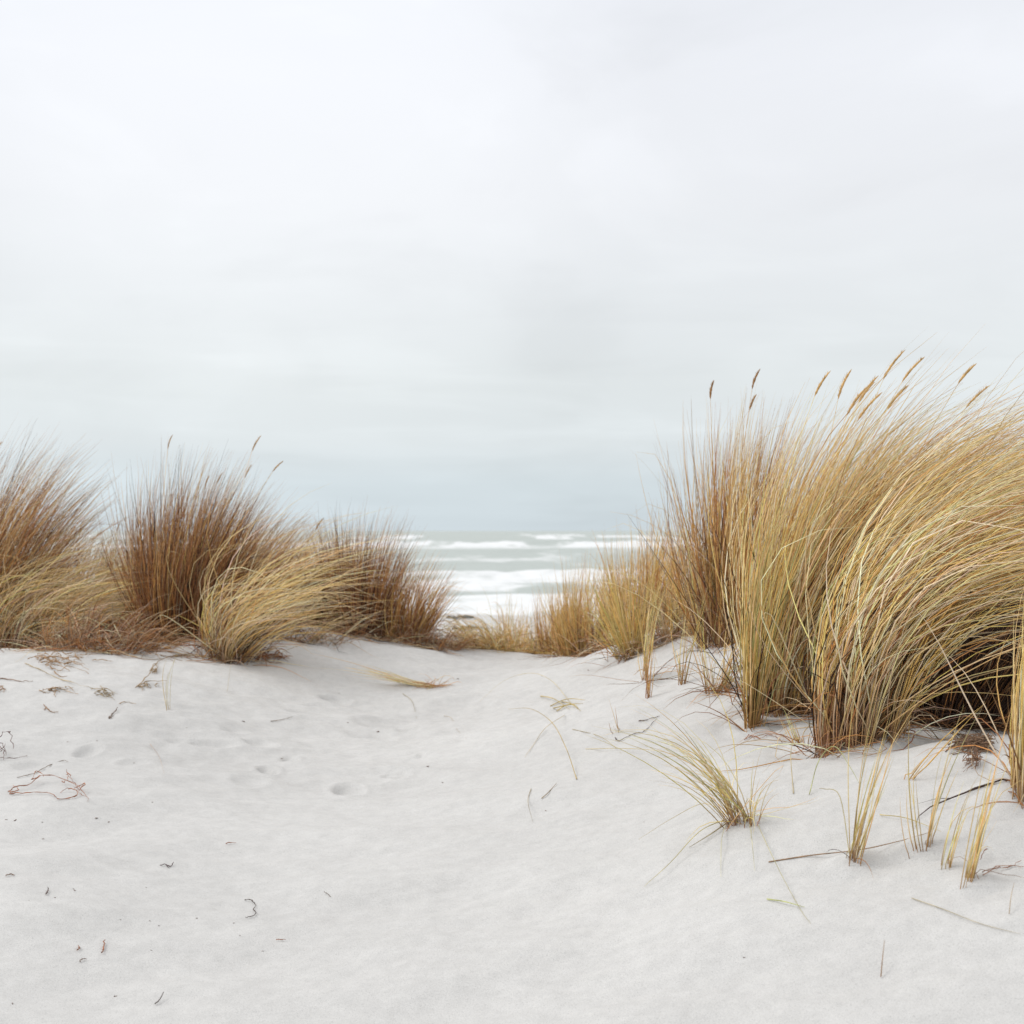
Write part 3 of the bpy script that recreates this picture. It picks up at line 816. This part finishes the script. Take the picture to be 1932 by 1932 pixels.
straw('hair thin pale blade hanging straight down from the comb like tuft', [(1376, 1546), (1362, 1600, .02), (1360, 1660, .004)], .0024, (.56, .53, .34))
straw('hair thin blade on the sand beneath the two red stalked shoots', [(1413, 1552), (1418, 1600, .02), (1424, 1650, .003)], .0022, (.56, .53, .34))
straw('long brown stem lying across the sand behind the tall slender tuft', [(1450, 1632), (1530, 1618, .004), (1620, 1612, .004), (1690, 1596, .004), (1750, 1578)], .003, (.30, .19, .11))
straw('long straight straw lying on the sand at lower right', [(1720, 1700), (1780, 1722, .004), (1850, 1748, .003), (1925, 1772)], .0022, (.42, .36, .24))
straw('thin yellow straw lying between the slender tuft and the slim tuft', [(1660, 1540), (1710, 1556, .01), (1775, 1572)], .0022, (.50, .40, .16))
straw('thin blade leaning against the left side of the tall slender tuft', [(1604, 1624), (1585, 1575, .08), (1555, 1550, .07), (1545, 1530, .05)], .0022, (.42, .36, .20))
straw('pale stem curving up from the sand left of the slender tuft', [(1497, 1500), (1492, 1460, .05), (1500, 1440, .06)], .0024, (.46, .38, .22))
straw('green blade bent in a hook left of the slender tuft', [(1527, 1502), (1545, 1475, .05), (1575, 1465, .07), (1605, 1490, .05), (1622, 1515, .04)], .0028, (.36, .37, .17))
straw('thin pale straw beside the rusty uprooted tuft, pointing down to the sand', [(760, 1310), (778, 1330, .01), (786, 1358)], .0024, (.36, .30, .17))
straw('faint straw curl in the middle of the path right of the footprints', [(838, 1352), (852, 1360, .01), (862, 1380, .005), (880, 1395)], .002, (.38, .30, .2))
straw('thin grey straw in the middle of the sand, bent like a bow', [(1002, 1490), (996, 1520, .01), (1005, 1552)], .0022, (.36, .31, .22))
straw('short straight brown straw in the middle of the sand', [(1022, 1512), (1034, 1500, .004), (1050, 1480)], .003, (.30, .22, .12))
straw('long pale straw stretched flat at right of the middle path', [(1105, 1415), (1180, 1420, .012), (1250, 1432, .02), (1310, 1458, .03)], .0022)
straw('thin straw slanting from the small straw heap towards the dark twig', [(1080, 1378), (1130, 1396, .01), (1160, 1412, .004), (1172, 1424)], .0022, (.42, .34, .18))
straw('thin straw hanging over the sand left of the small straw heap', [(1065, 1352), (1030, 1378, .01), (1005, 1410, .003), (990, 1430)], .0026, (.54, .45, .28))
straw('single pale straw stuck upright in the sand left of the uprooted tuft', [(429, 1306), (433, 1290, .04), (438, 1268, .07)], .002, (.46, .40, .28))
straw('single brown straw stuck in the sand at far lower right', [(1662, 1846), (1665, 1832, .02), (1669, 1815, .035)], .0026, (.27, .16, .08))
straw('thin brown straw stuck in the sand near the lower right edge', [(1904, 1732), (1908, 1715, .02), (1914, 1696, .03)], .002, (.36, .27, .17))
straw('thin twisted straw on the sand at left of the footprints', [(283, 1405), (300, 1432, .008), (310, 1462)], .002, (.46, .37, .3))

strands('straw_heap', 'small heap of snapped yellow straws lying crossed on the right of the path', 'straw heap',
        [[(1038, 1334), (1070, 1330, .02), (1104, 1328, .012)], [(1044, 1338), (1080, 1334, .01), (1092, 1340)], [(1060, 1326), (1078, 1336, .015), (1096, 1344)], [(1020, 1316), (1045, 1326, .015), (1075, 1340)],
         [(1050, 1344), (1070, 1336, .012), (1100, 1330)]], .0044, (.48, .36, .12), M_GRASS)

TW = 'twigs and roots on the sand'


def twig(label, lines, w=.0035, c=DK, name='twig', k=.28, j=.0012):
    return strands(name, label, 'twig', lines, w * .7, c, M_TWIG, TW, k, .004, j, .5)


twig('reddish brown root tangle with hooked ends lying flat at left', [
    [(17, 1496), (30, 1492, .012), (55, 1488, .012), (75, 1478, .02), (98, 1476, .02), (125, 1482, .015), (150, 1492, .01), (168, 1516)],
    [(17, 1500), (50, 1501, .006), (80, 1499, .006), (98, 1502, .006), (108, 1512)], [(108, 1512), (140, 1506, .005), (145, 1498, .01), (128, 1495, .012), (112, 1500)],
    [(75, 1478, .02), (60, 1484, .02), (70, 1474, .03), (84, 1480, .02)], [(118, 1480, .01), (122, 1488, .02), (130, 1478, .025), (124, 1474, .02)], [(140, 1490), (160, 1492, .02), (148, 1500, .01), (162, 1506)],
    [(22, 1492), (20, 1502, .01), (35, 1498, .012), (25, 1490, .015)], [(125, 1465, .02), (135, 1478, .01), (150, 1492)]], .0042, RED, 'root_tangle', .35, .002)
twig('dark looped twig knot at the left edge of the sand', [
    [(-30, 1425), (-5, 1410, .03), (12, 1408, .05), (22, 1415, .05), (26, 1425, .02)], [(-30, 1432), (0, 1418, .03), (15, 1432, .01)], [(-20, 1436), (0, 1434, .008), (32, 1434, .006), (50, 1428, .004)],
    [(-20, 1420), (-2, 1430, .02), (10, 1420, .03)], [(-15, 1415, .02), (5, 1425, .02), (8, 1436)]], .0045, (.15, .09, .08), 'twig_knot', .3, .003)
twig('thin knotted root line curving above the reddish root tangle', [[(32, 1470), (62, 1462), (75, 1456), (95, 1446), (118, 1438), (128, 1440)]], .0036, (.2, .15, .11), 'root')
twig('short brown forked twig on the sand at upper left', [[(82, 1332), (90, 1342, .006), (98, 1347), (110, 1347)], [(88, 1338, .006), (84, 1342)]], .006, BRN)
twig('short grey twig with a kink at upper left, right of the forked twig', [[(205, 1357), (212, 1350, .005), (222, 1340, .01)], [(206, 1358), (214, 1354)]], .006, (.2, .15, .12))
twig('small dark twig with a raised end in the middle left of the sand', [[(303, 1637), (312, 1636), (322, 1638, .003), (327, 1632, .006)], [(312, 1636), (318, 1640)]], .0036, (.08, .05, .05))
twig('curly dark rootlet shaped like a hook on the lower left sand', [[(461, 1703), (472, 1702), (480, 1707), (481, 1716), (478, 1719)], [(478, 1719), (482, 1728), (474, 1734), (464, 1736)]], .0036, (.1, .08, .07), 'rootlet')
twig('upright reddish twig bit, the taller of two at lower left', [[(192, 1803), (196, 1792, .004), (198, 1779, .006)]], .0052, RED)
twig('smaller reddish twig bit left of the taller one at lower left', [[(144, 1798), (150, 1794), (147, 1789)]], .0042, RED)
twig('flat grey twig bit under the two reddish twig bits', [[(150, 1817), (158, 1816), (166, 1817)]], .004, (.25, .18, .15))
twig('straight dark stick near the bottom edge', [[(292, 1900), (300, 1893, .006), (309, 1885, .012)]], .0045, (.13, .11, .1), 'stick', .1, .0003)
twig('brown twig bit at the far left edge of the open sand', [[(10, 1656), (20, 1653), (27, 1656)]], .005, (.22, .15, .11))
twig('tiny dark twig bit standing near the left edge', [[(88, 1690), (91, 1683), (90, 1678)]], .0036, (.14, .1, .09))
twig('reddish thin twig bit in the lower middle, left of the path', [[(522, 1780), (530, 1779), (539, 1777)]], .0034, RED)
twig('thin dark twig bit lying on a slant in the lower middle', [[(611, 1688), (617, 1691), (623, 1695)]], .0026, (.17, .13, .1))
twig('tiny reddish twig bit on the left open sand above the dark twig', [[(425, 1595), (434, 1594), (445, 1595)]], .003, RED)
twig('dotted dark root surfacing beside the footprints', [[(510, 1364), (525, 1362), (538, 1358), (552, 1355)]], .0042, (.3, .25, .21), 'root')
twig('dark curved root with knots on the slope right of the path', [[(1160, 1394, .004), (1168, 1400), (1185, 1392), (1200, 1386), (1215, 1382), (1232, 1366), (1240, 1358)], [(1205, 1364), (1220, 1361), (1238, 1356), (1245, 1354)]], .004, (.10, .07, .06), 'root', .3)
twig('reddish rootlet wriggling on the sand below the narrow yellow green column', [[(1405, 1398), (1420, 1392), (1434, 1396), (1448, 1390), (1462, 1394), (1475, 1402), (1486, 1404)], [(1408, 1396), (1414, 1390, .006), (1424, 1398)]], .0036, RED, 'rootlet', .3)
twig('flat heap of dark brown root litter in the mouth of the dark hollow', [
    [(1812 + random.uniform(-30, 60), 1404 + random.uniform(-10, 20), random.uniform(0, .01)), (1835 + random.uniform(-45, 40), 1406 + random.uniform(-14, 16), random.uniform(.003, .024)), (1840 + random.uniform(-50, 55), 1412 + random.uniform(-10, 18), random.uniform(0, .012))] for _ in range(54)],
    .0042, (.20, .125, .08), 'root_heap', .25, .003)
twig('small curled root cluster on the sand below the dark hollow', [
    [(1832 + random.uniform(-16, 18), 1444 + random.uniform(-12, 14), random.uniform(0, .02)), (1836 + random.uniform(-14, 18), 1446 + random.uniform(-14, 14), random.uniform(.01, .04)), (1830 + random.uniform(-16, 20), 1448 + random.uniform(-10, 16))] for _ in range(16)],
    .0032, (.24, .14, .09), 'root_cluster', .25, .002)
twig('branched brown twig right of the nearest yellow tuft', [[(1852, 1650), (1870, 1645, .006), (1895, 1638, .004), (1932, 1640)], [(1862, 1612, .01), (1856, 1630, .02), (1850, 1636, .01)], [(1855, 1655), (1880, 1648, .01), (1905, 1640), (1925, 1628)]], .0032, (.27, .14, .09))

# litter in front of the left bank
def mess(cx, cy, w, h, n, up=.03):
    out = []
    for _ in range(n):
        x = cx + random.gauss(0, w * .45); y = cy + random.gauss(0, h * .45); a = random.gauss(.25, .5); l = random.uniform(.15, .45) * w
        out.append([(x - l * math.cos(a), y - l * math.sin(a) * .4, random.uniform(0, up * .4)), (x, y + random.gauss(0, 2), random.uniform(.003, up)), (x + l * math.cos(a), y + l * math.sin(a) * .4 + random.gauss(0, 3), random.uniform(0, up * .5))])
    return out


for lab, lines, w, c in [
        ('long brown stem at the left edge, lying in front of the straw clump', [[(-15, 1282), (15, 1284, .006), (40, 1287), (60, 1288)]], .007, (.24, .15, .10)),
        ('tangle of dry brown litter in front of the lower left straw clump', mess(112, 1250, 60, 16, 26) + [[(70, 1236), (90, 1244, .02), (110, 1250), (135, 1262)], [(85, 1240), (100, 1256, .015), (120, 1250, .02)], [(95, 1262), (115, 1270, .01), (130, 1266, .02), (168, 1272)], [(110, 1246, .02), (130, 1256, .02), (165, 1266)], [(100, 1268), (112, 1280, .01), (126, 1278)]], .006, (.36, .23, .13)),
        ('long thin stem running down the slope from the lower left litter', [[(48, 1254), (80, 1268, .006), (120, 1286), (180, 1302)]], .005, (.44, .34, .2)),
        ('low wavy litter line below the lower left litter', mess(108, 1304, 34, 6, 9, .012) + [[(76, 1306), (95, 1304, .01), (110, 1302), (130, 1308, .006), (145, 1312)], [(100, 1300), (120, 1306, .01), (140, 1300)]], .005, (.36, .24, .14)),
        ('greyish litter curl in front of the dead brown heap', mess(198, 1311, 26, 7, 10, .02) + [[(175, 1302), (190, 1310, .02), (205, 1305, .01), (222, 1312)], [(182, 1312), (196, 1318, .008), (214, 1318)], [(190, 1304, .02), (204, 1316), (218, 1308)]], .0045, (.38, .29, .18)),
        ('brown knot on a long thin stem under the dark brown clump', mess(270, 1296, 18, 6, 7, .015) + mess(290, 1268, 10, 5, 6, .02) + [[(255, 1300), (275, 1285, .01), (290, 1266, .02), (320, 1246, .02), (345, 1240)], [(282, 1268), (292, 1262, .02), (296, 1270, .01), (284, 1272)], [(262, 1296), (280, 1290, .01), (315, 1288)]], .0055, (.34, .24, .14)),
        ('long dark stem lying along the foot of the dark brown clump', mess(330, 1240, 70, 5, 8, .01) + [[(200, 1228), (235, 1240, .012), (285, 1248, .006), (340, 1242, .012), (400, 1248), (470, 1250)]], .006, (.26, .17, .1)),
        ('rust coloured litter bunch right of the straw arch foot', mess(510, 1244, 46, 8, 24, .04) + [[(470, 1238), (495, 1246, .02), (520, 1240, .015), (545, 1250)], [(480, 1248), (510, 1242, .015), (550, 1246)], [(490, 1236, .02), (505, 1250), (530, 1252)], [(500, 1244), (515, 1236, .04), (535, 1240)]], .007, (.30, .15, .08)),
        ('thin litter scrap on the sand below the dark brown clump', [[(222, 1329), (240, 1327), (255, 1330)]], .005, (.36, .26, .17)),
        ('small brown litter bundle at the left edge above the twig knot', [[(-8, 1306), (4, 1300, .01), (8, 1308)], [(-6, 1310), (2, 1304, .008), (10, 1304)]], .006, (.32, .19, .1)),
        ('dark brown litter heap at the left edge by the straw clump foot', [[(-20 + 14 * i, 1212 + random.uniform(-8, 8)), (5 + 9 * i, 1216 + random.uniform(-12, 8), .03), (10 + 10 * i, 1222 + random.uniform(-6, 8))] for i in range(6)] + mess(22, 1220, 46, 9, 24, .05), .007, (.21, .12, .08))]:
    strands('dry_stems', lab, 'plant litter', lines, w * .7, c, M_TWIG, 'dry litter below the left clumps', .3, .004, .003, .6)

# seaweed lines on the far beach
for lab, pts in [('dark seaweed line on the far beach beside the foam edge', [(846, 1168), (866, 1165), (890, 1166)]), ('longer seaweed line on the far beach, nearer than the first', [(858, 1188), (880, 1185), (905, 1186)])]:
    strands('seaweed_line', lab, 'seaweed', [[(p[0], p[1], .03) for p in pts], [(p[0] + 8, p[1] + 3, .03) for p in pts]], .08, (.12, .12, .10), M_TWIG, 'seaweed on the far beach', .3, .03, .05, .3)

# crumbs
spots = [(55, 1700), (138, 1677), (142, 1681), (276, 1677), (104, 1694), (81, 1585), (227, 1740), (283, 1741), (300, 1749), (441, 1742), (452, 1767), (496, 1799), (286, 1798), (371, 1733), (288, 1515), (128, 1400), (182, 1398), (352, 1375),
         (459, 1362), (656, 1365), (712, 1382), (532, 1434), (254, 1441), (835, 1478), (808, 1447), (1030, 1532), (640, 1310), (752, 1288), (864, 1282), (1023, 1277), (1110, 1265), (218, 1880), (25, 1895), (80, 1555), (182, 1545), (206, 1553),
         (12, 1548), (30, 1550), (1215, 1552), (1404, 1810)]
kinds = []
for k in range(5):
    mb = MB()
    K = 7
    sx = np.linspace(0, 1, K)
    wig = rng.normal(0, .0016, (K, 3)) * np.array([.6, 1.4, .35])
    pa = np.stack([(sx - .5) * random.uniform(.007, .015), .003 * np.sin(random.uniform(1, 4) * sx), np.full(K, .0012)], 1) + wig
    tubes(mb, pa[None], (.0013 * np.array([.4, .9, 1.2, .8, 1.1, .9, .3]) * rng.uniform(.6, 1.4, K))[None], .7, np.full((1, K, 3), .20) * np.array([1.2, .9, .75]) * rng.uniform(.6, 1.5, (1, K, 1)), 5)
    if k % 2:
        pb = pa[3][None] + np.stack([np.linspace(0, .002, 4), np.linspace(0, random.choice([-1, 1]) * .006, 4), np.linspace(0, .0015, 4)], 1)
        tubes(mb, pb[None], np.array([[.001, .0009, .0007, .0003]]), .8, np.full((1, 4, 3), .12), 4)
    kinds.append(mb)
protos = []
for i, (px, py) in enumerate(spots):
    p = at(px, py)
    if i < len(kinds):
        o = kinds[i].build('plant_crumb', M_TWIG)
        protos.append(o)
    else:
        o = protos[i % len(kinds)].copy(); COL.objects.link(o)
    o.location = p
    o.rotation_euler = (random.uniform(-.2, .2), random.uniform(-.2, .2), random.uniform(0, 6.28))
    f = random.uniform(.3, .75) * (p[1] / 3.3)
    o.scale = (f, f * random.uniform(.7, 1.3), f)
    o['label'] = 'tiny dark plant crumb lying on the open sand'; o['category'] = 'plant crumb'; o['group'] = 'plant crumbs on the open sand'
